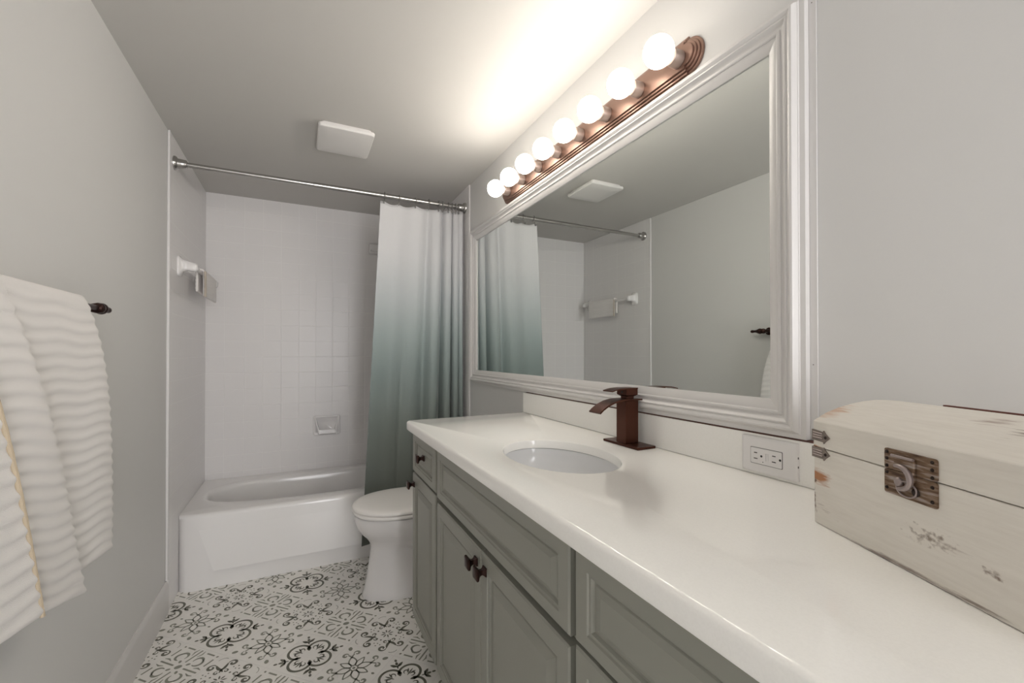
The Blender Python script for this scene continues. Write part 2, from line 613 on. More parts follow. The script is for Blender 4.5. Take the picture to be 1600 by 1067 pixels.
# ------------------------------------------------------------------ the setting
def build_floor():
    b = MB()
    b.box(XL - 0.1, XR + 0.1, YF - 0.15, YB + 0.1, -0.06, 0.0)
    zt = 0.0004

    def ribbon(pts, w, mi, closed=False):
        b.cur = mi
        k = len(pts)
        L, R = [], []
        for i in range(k):
            if closed:
                a, c = pts[i - 1], pts[(i + 1) % k]
            else:
                a, c = pts[max(i - 1, 0)], pts[min(i + 1, k - 1)]
            dx, dy = c[0] - a[0], c[1] - a[1]
            d = sqrt(dx * dx + dy * dy) or 1e-9
            ww = w(i / (k - 1)) if callable(w) else w
            nx, ny = -dy / d * ww / 2, dx / d * ww / 2
            L.append((pts[i][0] + nx, pts[i][1] + ny, zt))
            R.append((pts[i][0] - nx, pts[i][1] - ny, zt))
        fs = [(i, i + 1, k + i + 1, k + i) for i in range(k - 1)]
        if closed:
            fs.append((k - 1, 0, k, 2 * k - 1))
        b.add(L + R, fs)

    def disc(c, rx, ry, ang, mi):
        b.cur = mi
        n = 12
        vs = []
        for i in range(n):
            x, y = rx * cos(2 * pi * i / n), ry * sin(2 * pi * i / n)
            vs.append((c[0] + x * cos(ang) - y * sin(ang), c[1] + x * sin(ang) + y * cos(ang), zt))
        b.add(vs, [tuple(range(n))])

    # Every motif is drawn pointing along +x and turned; marks = list of draw calls in local metres
    def marks_dir(cx, cy, ang):
        ca, sa = cos(ang), sin(ang)
        return lambda p: (cx + p[0] * ca - p[1] * sa, cy + p[0] * sa + p[1] * ca)

    def spiral(c, r0, r1, a0, turns, n=16):
        return [(c[0] + (r0 + (r1 - r0) * i / n) * cos(a0 + turns * 2 * pi * i / n),
                 c[1] + (r0 + (r1 - r0) * i / n) * sin(a0 + turns * 2 * pi * i / n)) for i in range(n + 1)]

    taper = lambda w: (lambda t: w * (0.35 + 0.9 * sin(pi * min(max(t, 0), 1))))

    def leaf(T, base, tip, w, mi):
        bx, by = base
        tx, ty = tip
        dx, dy = tx - bx, ty - by
        pts = [T((bx + dx * i / 6, by + dy * i / 6)) for i in range(7)]
        ribbon(pts, lambda t: w * (0.12 + sin(pi * t) ** 0.8), mi)

    def quatrefoil(cx, cy):
        for q in range(4):
            T = marks_dir(cx, cy, pi / 4 + q * pi / 2)
            # lobe outline, lobe centre at .050 along the diagonal
            c, r = 0.051, 0.041
            a1 = 2.22
            ribbon([T((c + r * cos(-a1 + 2 * a1 * i / 22), r * sin(-a1 + 2 * a1 * i / 22))) for i in range(23)], 0.0098, 1)
            # sprig inside the lobe
            for s in (1, -1):
                ribbon([T(p) for p in spiral((0.050, s * 0.013), 0.012, 0.004, s * pi * 1.0, -s * 0.75, 10)], taper(0.0048), 1)
                leaf(T, (0.045, s * 0.004), (0.068, s * 0.016), 0.006, 1)
            leaf(T, (0.034, 0), (0.074, 0), 0.006, 1)
            T = marks_dir(cx, cy, q * pi / 2)
            leaf(T, (0.030, 0), (0.056, 0), 0.012, 1)
            leaf(T, (0.072, 0), (0.092, 0), 0.005, 1)
            for s in (1, -1):
                leaf(T, (0.084, 0), (0.104, s * 0.024), 0.011, 1)
                leaf(T, (0.088, 0), (0.090, s * 0.018), 0.006, 1)
            leaf(T, (0.092, 0), (0.112, 0), 0.010, 1)
            disc(T((0.121, 0)), 0.0075, 0.005, q * pi / 2, 1)

    def flower(cx, cy):
        disc((cx, cy), 0.006, 0.006, 0, 2)
        for q in range(4):
            T = marks_dir(cx, cy, q * pi / 2)
            # teardrop petal outline
            up = [(0.012 + 0.056 * t, 0.0145 * sin(pi * t ** 0.8)) for t in [i / 10 for i in range(11)]]
            ribbon([T(p) for p in up], 0.0055, 2)
            ribbon([T((x, -y)) for x, y in up], 0.0055, 2)
            for s in (1, -1):
                ribbon([T(p) for p in [(0.060, 0.0), (0.072, s * 0.004), (0.082, s * 0.012)]], 0.006, 2)
                ribbon([T(p) for p in spiral((0.083, s * 0.022), 0.0125, 0.004, -s * pi * 0.45, s * 0.95, 16)], taper(0.0074), 2)
            disc(T((0.119, 0)), 0.0115, 0.008, q * pi / 2, 2)
            T = marks_dir(cx, cy, pi / 4 + q * pi / 2)
            up = [(0.012 + 0.052 * t, 0.0115 * sin(pi * t ** 0.8)) for t in [i / 10 for i in range(11)]]
            ribbon([T(p) for p in up], 0.0050, 2)
            ribbon([T((x, -y)) for x, y in up], 0.0050, 2)
            disc(T((0.087, 0)), 0.0065, 0.0048, pi / 4 + q * pi / 2, 2)

    def scroll(cx, cy):
        for q in range(8):
            T = marks_dir(cx, cy, q * pi / 4)
            leaf(T, (0.007, 0), (0.027, 0), 0.0055, 1)
        for q in range(4):
            T = marks_dir(cx, cy, q * pi / 2)
            for s in (1, -1):
                ribbon([T(p) for p in [(0.047, -s * 0.006), (0.060, 0), (0.070, s * 0.010), (0.082, s * 0.016), (0.094, s * 0.020)]],
                       taper(0.0095), 1)
                ribbon([T(p) for p in spiral((0.088, s * 0.036), 0.0165, 0.004, -s * 1.15, s * 1.15, 20)], taper(0.0082), 1)
                ribbon([T(p) for p in spiral((0.050, s * 0.016), 0.0095, 0.003, -s * 0.6, s * 0.95, 12)], taper(0.0050), 1)
            ribbon([T((0.118 + 0.012 * cos(a), 0.018 * sin(a))) for a in [-1.2 + 2.4 * i / 8 for i in range(9)]], 0.0035, 3)
            T = marks_dir(cx, cy, pi / 4 + q * pi / 2)
            disc(T((0.045, 0)), 0.004, 0.004, 0, 1)
            for s in (-1, 0, 1):
                disc(T((0.068 + 0.004 * abs(s), s * 0.014)), 0.0028, 0.0028, 0, 1)
            disc(T((0.083, 0)), 0.003, 0.003, 0, 1)

    def geometric(cx, cy):
        disc((cx, cy), 0.0135, 0.0105, 0, 2)
        for q in range(4):
            T = marks_dir(cx, cy, q * pi / 2)
            disc(T((0.032, 0)), 0.0085, 0.0055, q * pi / 2, 2)
            disc(T((0.128, 0)), 0.0052, 0.0042, q * pi / 2, 2)
            T = marks_dir(cx, cy, pi / 4 + q * pi / 2)          # +x runs to the tile side
            ribbon([T((0.027, 0)), T((0.098, 0))], 0.0070, 2)
            for s in (1, -1):
                ribbon([T((0.091, s * 0.034)), T((0.091, s * 0.074))], 0.0068, 2)
                arc = [(0.046 + 0.020 * cos(a), s * (0.042 + 0.019 * sin(a))) for a in [-1.9 + 3.3 * i / 12 for i in range(13)]]
                ribbon([T(p) for p in arc], taper(0.0080), 2)
                ribbon([T((0.062, s * 0.014)), T((0.080, s * 0.020)), T((0.098, s * 0.016))], taper(0.0058), 2)

    s = 0.1535
    for i in range(-6, 9):
        for j in range(-22, 8):
            if (i + j) % 2:
                continue
            cx, cy = 0.039 + i * s, 1.9365 + j * s
            if cx < XL - 0.02 or cx > 0.62 or cy < 0.2 or cy > 2.86:
                continue
            n0 = len(b.v), len(b.f)
            if (i + j) % 4 == 0:
                (quatrefoil if i % 2 == 0 else flower)(cx, cy)
            else:
                (scroll if i % 2 == 0 else geometric)(cx, cy)
    return struct(b.build('floor', [M['floor'], M['ink_dark'], M['ink_light'], M['ink_pale']], smooth=0))


build_floor()
struct(MB().box(XL - 0.1, XR + 0.1, YF - 0.15, YB + 0.1, HC, HC + 0.06).build('ceiling', M['ceiling'], smooth=0))
struct(MB().box(XL - 0.1, XL, YF - 0.15, YB + 0.1, 0, HC).build('wall_left', M['wall'], smooth=0))
struct(MB().box(XR, XR + 0.1, YF - 0.15, YB + 0.1, 0, HC).build('wall_right', M['wall'], smooth=0))
struct(MB().box(XL, XR, YB, YB + 0.1, 0, HC).build('wall_back', M['tile_back'], smooth=0))
struct(MB().rbox(XL, XLT, YT, YB, 0, HC, 0.003).build('wall_alcove_left', M['tile_side'], smooth=0))
struct(MB().rbox(XRT, XR, YT, YB, 0, HC, 0.003).build('wall_alcove_right', M['tile_side'], smooth=0))
# wall behind the camera with the open doorway the daylight comes through
wf = MB()
wf.box(XL, 0.10, YF - 0.1, YF, 0, HC).box(0.92, XR, YF - 0.1, YF, 0, HC).box(0.10, 0.92, YF - 0.1, YF, 2.12, HC)
struct(wf.build('wall_front', M['wall'], smooth=0))
# narrow white bullnose strips at the front edges of the tile
struct(MB().rbox(XL + 0.0002, XLT + 0.0015, YT - 0.012, YT, 0.152, HC - 0.0005, 0.003).build('trim_1', M['porcelain']))
struct(MB().rbox(XRT - 0.0015, XR - 0.0002, YT - 0.012, YT, 0.0, HC - 0.0005, 0.003).build('trim_2', M['porcelain']))
bb = MB()
prof = [(0, 0.0), (0.013, 0.0), (0.013, 0.128), (0.010, 0.138), (0.006, 0.143), (0.004, 0.150), (0, 0.150)]
bb.loft([[(XL + x, y, z) for x, z in prof] for y in (YF, YT - 0.001)], True, True, True)
struct(bb.build('baseboard_left', M['trimw'], smooth=30))


# ------------------------------------------------------------------ bathtub
def build_tub():
    x0, x1, y0, y1, zt = XLT + 0.0015, XRT - 0.0015, 2.714, YB - 0.001, 0.39
    t = thing('bathtub', ((x0 + x1) / 2, (y0 + y1) / 2, 0), 'long white enamel bathtub in the tiled alcove behind the curtain', 'bathtub')
    N = 120
    cx, cy = (x0 + x1) / 2, (y0 + y1) / 2 + 0.012

    def outer(ins_front, z, ins=0.0):
        out = []
        for i in range(N):
            a = 2 * pi * i / N
            dx, dy = cos(a), sin(a)
            hx, hyf, hyb = (x1 - x0) / 2 - ins, cy - y0 - ins_front, y1 - cy - ins
            k = min(hx / abs(dx) if abs(dx) > 1e-6 else 1e9, (hyb if dy > 0 else hyf) / abs(dy) if abs(dy) > 1e-6 else 1e9)
            out.append((cx + dx * k, cy + dy * k, z))
        return out

    def oval(hx, hy, z, e=2.7, sx=0.0):
        out = []
        for i in range(N):
            a = 2 * pi * i / N
            c, s = cos(a), sin(a)
            k = (abs(c / hx) ** e + abs(s / hy) ** e) ** (-1 / e)
            out.append((cx + sx + c * k, cy + s * k, z))
        return out

    b = MB()
    rings = [outer(0, 0), outer(0, zt - 0.024), outer(0.002, zt - 0.012), outer(0.008, zt - 0.003), outer(0.018, zt),
             oval(0.700, 0.272, zt), oval(0.690, 0.264, zt - 0.002), oval(0.680, 0.256, zt - 0.010), oval(0.672, 0.250, zt - 0.03)]
    for k in range(1, 9):
        f = k / 8
        rings.append(oval(0.672 - 0.11 * f ** 1.4, 0.250 - 0.045 * f ** 1.2, zt - 0.03 - 0.25 * f, 2.7 + f))
    rings += [oval(0.53, 0.175, zt - 0.315, 3.2), oval(0.46, 0.13, zt - 0.325, 3), oval(0.05, 0.03, zt - 0.325, 2)]
    b.loft(rings, True, False, True)
    # raised lip against the tile
    b.build('shell', M['tub'], t, smooth=50)
    p = MB()
    yb, yo = y0 + 0.001, y0 - 0.022
    a0, a1, b0, b1 = x0 + 0.085, x1 - 0.085, x0 + 0.155, x1 - 0.155
    p.add([(a0, yb, 0.318), (a1, yb, 0.318), (b1, yo, 0.095), (b0, yo, 0.095), (b1, yb, 0.090), (b0, yb, 0.090),
           (a0, yb + 0.0004, 0.318), (a1, yb + 0.0004, 0.318)],
          [(0, 1, 2, 3), (3, 2, 4, 5), (0, 3, 5), (1, 4, 2)])
    p.build('apron_panel', M['tub'], t, smooth=20)
    d = MB()
    d.lathe([(0, 0.026), (0.004, 0.026), (0.006, 0.020)], (x0 + 1.1, cy, zt - 0.325), (0, 0, 1))
    d.build('drain', M['chrome'], t)


build_tub()


# ------------------------------------------------------------------ shower rod, hooks, curtain
RODY, RODZ = 2.615, 2.152


def build_rod():
    t = thing('shower_rod', (0.2, RODY, RODZ), 'chrome tension rod across the top of the bath alcove', 'rod')
    MB().lathe([(0, 0.0125), (0.62, 0.0125)], (XLT + 0.03, RODY, RODZ), (1, 0, 0), 20).build('rod', M['chrome'], t)
    MB().lathe([(0, 0.0125), (0.002, 0.0145), (0.006, 0.0145), (0.007, 0.0145), (0.855, 0.0145)], (XLT + 0.62, RODY, RODZ), (1, 0, 0), 20).build('rod', M['chrome'], t)
    fl = [(0, 0.034), (0.006, 0.034), (0.012, 0.030), (0.016, 0.024), (0.030, 0.0225), (0.048, 0.021), (0.052, 0.018), (0.054, 0.014)]
    MB().lathe(fl, (XLT + 0.0003, RODY, RODZ), (1, 0, 0), 28).build('flange', M['chrome'], t)
    MB().lathe(fl, (XRT - 0.0003, RODY, RODZ), (-1, 0, 0), 28).build('flange', M['chrome'], t)


build_rod()
HOOK_X = [0.447, 0.532, 0.632, 0.712, 0.776, 0.800, 0.838, 0.862, 0.886, 0.905]
ORD = ['first', 'second', 'third', 'fourth', 'fifth', 'sixth', 'seventh', 'eighth', 'ninth', 'tenth']


def build_hooks():
    base = None
    for k, hx in enumerate(HOOK_X):
        lab = '%s metal curtain hook on the shower rod, counted from the open left end' % ORD[k]
        if base is None:
            t = thing('curtain_hook', (hx, RODY, RODZ), lab, 'curtain hook', 'hooks carrying the shower curtain')
            pts = [(hx, RODY + 0.0195 * cos(a), RODZ + 0.0195 * sin(a)) for a in [radians(-70 + 300 * i / 22) for i in range(23)]]
            pts += [(hx - 0.002, RODY - 0.016, RODZ - 0.030), (hx - 0.004, RODY - 0.016, RODZ - 0.045), (hx - 0.006, RODY - 0.021, RODZ - 0.052),
                    (hx - 0.008, RODY - 0.027, RODZ - 0.046)]
            MB().tube(pts, 0.0027, 8).build('wire', M['hook'], t)
            MB().sphere((hx - 0.008, RODY - 0.027, RODZ - 0.045), 0.0058, 10, 6).build('bead', M['hook'], t)
            base = t
        else:
            copy_tree(base, (hx - HOOK_X[0], 0, 0), lab)


build_hooks()


def build_curtain():
    zt, zb = 2.118, 0.112
    nu, nz = 260, 90
    xl_top, xl_bot, xr = 0.423, 0.322, 0.928
    # fold phase as a function of the position across the cloth: wide and shallow at left, tight at right

    def place(u, z):
        h = (zt - z) / (zt - zb)
        xl = xl_top + (xl_bot - xl_top) * h
        x = xl + (xr - xl) * (1 - (1 - u) ** 1.35) ** 0.92
        ph = 2 * pi * (2.6 * u + 2.9 * u ** 3.0) - 0.9
        amp = (0.009 + 0.030 * u ** 0.9) * (0.60 + 0.65 * min(1, h * 1.6))
        sp = sin(ph + 0.5 * h + 0.30 * sin(3.1 * h))
        y = RODY + 0.003 + amp * (sp - 0.28 * (1 - sp * sp)) + 0.008 * sin(ph * 0.47 + 2.0 * h) * h
        y += 0.004 * sin(2.2 * ph + 1.3) * u * h
        y -= 0.007 * math.exp(-((u - 0.215) / 0.014) ** 2) * min(1, max(0, (h - 0.45) * 6))
        x += 0.012 * cos(ph + 0.5 * h) * u
        for zi in (0.60, 0.86, 1.12, 1.37, 1.62, 1.86):
            y -= 0.0022 * math.exp(-((z - zi) / 0.007) ** 2)
        # the free left edge curls a little toward the room
        y -= 0.010 * math.exp(-u / 0.03) * (0.4 + 0.6 * h)
        return x, y

    vs, fs = [], []
    for r in range(nz + 1):
        for c in range(nu + 1):
            u = c / nu
            z = zt + (zb - zt) * r / nz
            # top hem sags between hooks
            if r < 14:
                hs = 0.0
                x, _ = place(u, zt)
                for a, e in zip(HOOK_X[:-1], HOOK_X[1:]):
                    if a <= x <= e:
                        q = (x - a) / (e - a)
                        hs = 0.14 * (e - a) * sin(pi * q)
                z -= hs * (1 - r / 14) ** 1.5
            x, y = place(u, z)
            vs.append((x, y, z))
    w = nu + 1
    for r in range(nz):
        for c in range(nu):
            fs.append((r * w + c, r * w + c + 1, (r + 1) * w + c + 1, (r + 1) * w + c))
    o = MB().add(vs, fs).build('shower_curtain', M['curtain'], None, smooth=60)
    s = o.modifiers.new('cloth', 'SOLIDIFY')
    s.thickness = 0.0012
    tag(o, 'white to grey green ombre shower curtain gathered at the right end of the rod', 'shower curtain')


build_curtain()


# ------------------------------------------------------------------ toilet
def build_toilet():
    cy = 2.285
    t = thing('toilet', (0.6, cy, 0), 'white elongated toilet with a closed lid between bathtub and vanity', 'toilet')
    N = 56

    def egg(xf, xb, hw, z, e=2.15):
        """plan outline: pointed round front toward -x, squarer at the back"""
        out = []
        xm = xf + (xb - xf) * 0.52
        for i in range(N):
            a = 2 * pi * i / N
            c, s = cos(a), sin(a)
            ex = e if c < 0 else 3.2
            h = (xm - xf) if c < 0 else (xb - xm)
            k = (abs(c / h) ** ex + abs(s / hw) ** ex) ** (-1 / ex)
            out.append((xm + c * k, cy + s * k, z))
        return out

    b = MB()
    rings = [egg(0.285, 0.80, 0.118, 0.0), egg(0.284, 0.80, 0.118, 0.012), egg(0.292, 0.795, 0.113, 0.03), egg(0.305, 0.79, 0.106, 0.10),
             egg(0.318, 0.785, 0.101, 0.18), egg(0.326, 0.78, 0.103, 0.235), egg(0.322, 0.78, 0.113, 0.265), egg(0.302, 0.78, 0.135, 0.295),
             egg(0.275, 0.78, 0.160, 0.325), egg(0.256, 0.78, 0.178, 0.355), egg(0.248, 0.78, 0.187, 0.385), egg(0.247, 0.78, 0.189, 0.410),
             egg(0.250, 0.78, 0.187, 0.417), egg(0.262, 0.77, 0.175, 0.419), egg(0.30, 0.70, 0.13, 0.415), egg(0.34, 0.66, 0.10, 0.33),
             egg(0.42, 0.58, 0.05, 0.22)]
    b.loft(rings, True, True, True)
    b.build('bowl', M['porcelain'], t, smooth=60)
    s = MB()
    s.loft([egg(0.245, 0.70, 0.190, 0.422), egg(0.239, 0.70, 0.196, 0.427), egg(0.239, 0.70, 0.196, 0.436), egg(0.244, 0.70, 0.191, 0.441),
            egg(0.33, 0.62, 0.12, 0.441), egg(0.33, 0.62, 0.12, 0.422)], True)
    s.build('seat', M['seat'], t, smooth=60)
    l = MB()
    l.loft([egg(0.248, 0.705, 0.187, 0.4435), egg(0.238, 0.705, 0.197, 0.447), egg(0.237, 0.705, 0.198, 0.455), egg(0.243, 0.703, 0.192, 0.462),
            egg(0.262, 0.695, 0.175, 0.4665), egg(0.30, 0.67, 0.14, 0.4690), egg(0.40, 0.60, 0.06, 0.4705)], True, True, True)
    l.build('lid', M['seat'], t, smooth=60)
    k = MB()

    def tank(z, i):
        return [(x, y, z) for x, y in rrect(0.745 + i, 0.952 - i, cy - 0.215 + i, cy + 0.215 - i, 0.03)]
    k.loft([tank(0.40, 0.03), tank(0.42, 0.015), tank(0.58, 0.005), tank(0.715, 0.0)], True, True, True)
    k.build('tank', M['porcelain'], t, smooth=50)
    k = MB()
    k.loft([tank(0.716, -0.004), tank(0.722, -0.008), tank(0.740, -0.008), tank(0.748, 0.0), tank(0.750, 0.03)], True, True, True)
    k.build('tank_lid', M['porcelain'], t, smooth=50)
    h = MB()
    h.lathe([(0, 0.012), (0.008, 0.012), (0.010, 0.008), (0.022, 0.006)], (0.742, cy + 0.15, 0.66), (-1, 0, 0), 16)
    h.tube([(0.722, cy + 0.15, 0.66), (0.72, cy + 0.12, 0.658), (0.72, cy + 0.085, 0.652)], [0.006, 0.006, 0.008], 8)
    h.build('flush_handle', M['chrome'], t)


build_toilet()


# ------------------------------------------------------------------ vanity cabinets
FX = 0.42        # face of the doors and drawers


def panel_front(y0, y1, z0, z1, fw, fwz, parent, name, raised=True):
    """a framed front with a moulded, raised centre panel; face toward -x"""
    def ring(i, iz, x):
        return [(x, y0 + i, z0 + iz), (x, y1 - i, z0 + iz), (x, y1 - i, z1 - iz), (x, y0 + i, z1 - iz)]
    b = MB()
    r = [ring(0, 0, FX + 0.024), ring(0, 0, FX + 0.0035), ring(0.0035, 0.0035, FX),
         ring(fw - 0.010, fwz - 0.010, FX), ring(fw - 0.008, fwz - 0.008, FX + 0.003), ring(fw - 0.003, fwz - 0.003, FX + 0.0035),
         ring(fw, fwz, FX + 0.009)]
    if raised:
        r += [ring(fw + 0.005, fwz + 0.005, FX + 0.0095), ring(fw + 0.007, fwz + 0.007, FX + 0.0075),
              ring(fw + 0.032, fwz + 0.026, FX + 0.0015)]
    else:
        r += [ring(fw + 0.004, fwz + 0.004, FX + 0.0095), ring(fw + 0.006, fwz + 0.006, FX + 0.0070),
              ring(fw + 0.022, fwz + 0.016, FX + 0.0025)]
    b.loft(r, True, True, True)
    return b.build(name, M['cab'], parent, smooth=12)


def knob(y, z, parent):
    """square bronze knob with a pinched neck, pointing to -x"""
    b = MB()
    prof = [(0.0, 0.0105), (0.003, 0.0105), (0.006, 0.0075), (0.010, 0.0055), (0.014, 0.0060), (0.018, 0.0085), (0.022, 0.0140),
            (0.0245, 0.0150), (0.028, 0.0145), (0.030, 0.0110)]
    b.loft([[(FX - d, y + sy * r, z + sz * r) for sy, sz in ((-1, -1), (1, -1), (1, 1), (-1, 1))] for d, r in prof], True, True, True)
    return b.build('knob', M['knob'], parent, smooth=30)


def carcass(y0, y1, parent):
    b = MB()
    x0, x1, zt, tk = FX + 0.0245, XR - 0.002, 0.9065, 0.10
    th = 0.018
    b.box(x0 + 0.02, x1, y0, y0 + th, tk, zt).box(x0 + 0.02, x1, y1 - th, y1, tk, zt)      # sides
    b.box(x0 + 0.02, x1, y0 + th, y1 - th, tk, tk + th)                                     # bottom
    b.box(x1 - 0.006, x1, y0 + th, y1 - th, tk + th, zt)                                    # back
    b.box(x0 + 0.075, x0 + 0.090, y0, y1, 0.0, tk)                                           # toe kick
    b.box(x0 + 0.2, x1, y0, y0 + th, 0.0, tk).box(x0 + 0.2, x1, y1 - th, y1, 0.0, tk)
    # face frame
    fr = 0.035
    b.box(x0, x0 + 0.02, y0, y0 + fr, tk, zt).box(x0, x0 + 0.02, y1 - fr, y1, tk, zt)
    b.box(x0, x0 + 0.02, y0 + fr, y1 - fr, tk, 0.165).box(x0, x0 + 0.02, y0 + fr, y1 - fr, 0.705, 0.745)
    b.box(x0, x0 + 0.02, y0 + fr, y1 - fr, 0.865, zt)
    return b.build('carcass', M['cab'], parent, smooth=0)


def build_vanity():
    a0, a1 = 1.4385, 1.786
    t = thing('vanity_cabinet', (0.68, (a0 + a1) / 2, 0), 'narrow grey green vanity cabinet of one drawer over one door, next to the toilet', 'cabinet')
    carcass(a0, a1, t)
    d = panel_front(1.452, 1.782, 0.741, 0.893, 0.050, 0.036, t, 'drawer', False)
    knob(1.607, 0.828, d)
    d = panel_front(1.452, 1.782, 0.150, 0.733, 0.050, 0.050, t, 'door')
    knob(1.755, 0.690, d)
    b0, b1 = 0.6195, 1.4375
    t = thing('sink_cabinet', (0.68, (b0 + b1) / 2, 0), 'wide grey green double door vanity cabinet under the sink', 'cabinet')
    carcass(b0, b1, t)
    panel_front(0.630, 1.432, 0.732, 0.893, 0.044, 0.036, t, 'false_drawer_front', False)
    d = panel_front(1.0375, 1.432, 0.150, 0.715, 0.048, 0.048, t, 'door')
    knob(1.066, 0.676, d)
    d = panel_front(0.630, 1.0335, 0.150, 0.715, 0.048, 0.048, t, 'door')
    knob(1.006, 0.676, d)
    c0, c1 = -0.23, 0.6185
    t = thing('drawer_cabinet', (0.68, (c0 + c1) / 2, 0), 'grey green vanity drawer bank at the near end of the white countertop', 'cabinet')
    carcass(c0, c1, t)
    for z0, z1 in ((0.738, 0.893), (0.450, 0.730), (0.150, 0.442)):
        d = panel_front(c0 + 0.006, 0.6125, z0, z1, 0.044, 0.036 if z0 > 0.7 else 0.044, t, 'drawer', False)
        knob((c0 + 0.6) / 2, (z0 + z1) / 2, d)


build_vanity()

# ------------------------------------------------------------------ countertop, backsplash, sink
SC, SA, SB = (0.640, 1.010), 0.140, 0.200          # sink centre, half axes in x and y


def build_counter():
    x0, x1, y0, y1 = 0.393, XR - 0.001, -0.24, 1.793
    out = []
    rr = 0.022
    # outline, rounded at the free front corner
    pts = []
    ny = 60
    for i in range(ny + 1):
        pts.append((x0, y0 + (y1 - rr - y0) * i / ny))
    for i in range(1, 9):
        a = pi - pi / 2 * i / 8
        pts.append((x0 + rr + rr * cos(a), y1 - rr + rr * sin(a)))
    for i in range(1, 21):
        pts.append((x0 + rr + (x1 - x0 - rr) * i / 20, y1))
    for i in range(1, ny + 1):
        pts.append((x1, y1 + (y0 - y1) * i / ny))
    for i in range(1, 20):
        pts.append((x1 + (x0 - x1) * i / 20, y0))

    def inset(d):
        res = []
        for x, y in pts:
            cx, cy = x, y
            px, py = min(max(x, x0 + rr), x1), min(y, y1 - rr)
            if x < x0 + rr and y > y1 - rr:
                k = (rr - d) / rr
                res.append((px + (x - px) * k, py + (y - py) * k))
            else:
                res.append((max(x, x0 + d), min(y, y1 - d)))
        return res

    def oval(k):
        res = []
        for x, y in pts:
            a = atan2((y - SC[1]) / 1.0, (x - SC[0]) / 1.0)
            c, s = cos(a), sin(a)
            q = (abs(c / (SA + k)) ** 2 + abs(s / (SB + k)) ** 2) ** -0.5
            res.append((SC[0] + c * q, SC[1] + s * q))
        return res

    def subdivide(ringa, ringb):
        return [ringa, ringb]

    z = lambda ring, h: [(x, y, h) for x, y in ring]
    b = MB()
    b.loft([z(oval(0.0), CT - 0.025), z(oval(0.0), CT - 0.003), z(oval(0.001), CT - 0.001), z(oval(0.003), CT),
            z(inset(0.010), CT), z(inset(0.0045), CT - 0.0015), z(inset(0.0012), CT - 0.005), z(inset(0), CT - 0.010),
            z(inset(0), CT - 0.032), z(inset(0.002), CT - 0.036), z(inset(0.006), CT - 0.0372), z(oval(0.030), CT - 0.025), z(oval(0.0), CT - 0.025)], True)
    o = b.build('countertop', M['quartz'], None, smooth=35, origin=(SC[0], SC[1], CT - 0.03))
    tag(o, 'glossy white quartz countertop with an oval sink cut-out over the grey green cabinets', 'countertop')

    t = thing('backsplash', (0.95, 0.8, CT + 0.0004), 'low white quartz upstand along the wall below the framed mirror', 'backsplash')
    MB().rbox(0.940, XR - 0.0005, -0.24, 1.793, CT + 0.0004, 1.0395, 0.0015).build('slab', M['quartz'], t)
    MB().box(0.9412, XR - 0.001, 0.52, 1.765, 1.0395, 1.0425).build('gap_strip', M['brown_strip'], t)  # thin dark brown strip between the upstand and the mirror frame

    t = thing('sink', (SC[0], SC[1], CT - 0.2), 'oval white undermount sink set into the quartz countertop', 'sink')
    N = 64

    def el(k, h):
        return [(SC[0] + (SA + k) * cos(2 * pi * i / N), SC[1] + (SB + k) * sin(2 * pi * i / N), h) for i in range(N)]
    b = MB()
    zr = CT - 0.0275
    rings = [el(0.022, zr - 0.010), el(0.022, zr), el(0.0045, zr), el(0.0035, zr - 0.003)]
    for k in range(1, 11):
        f = k / 10
        rings.append(el(0.003 - 0.085 * f ** 2.2, zr - 0.004 - 0.125 * f))
    rings += [el(-0.105, zr - 0.138), el(-0.118, zr - 0.141)]
    b.loft(rings, True, False, True)
    b.build('basin', M['basin'], t, smooth=60)
    MB().lathe([(0, 0.021), (0.002, 0.022), (0.004, 0.020), (0.003, 0.015)], (SC[0], SC[1], zr - 0.1405), (0, 0, 1)).build('drain', M['bronze'], t)


build_counter()


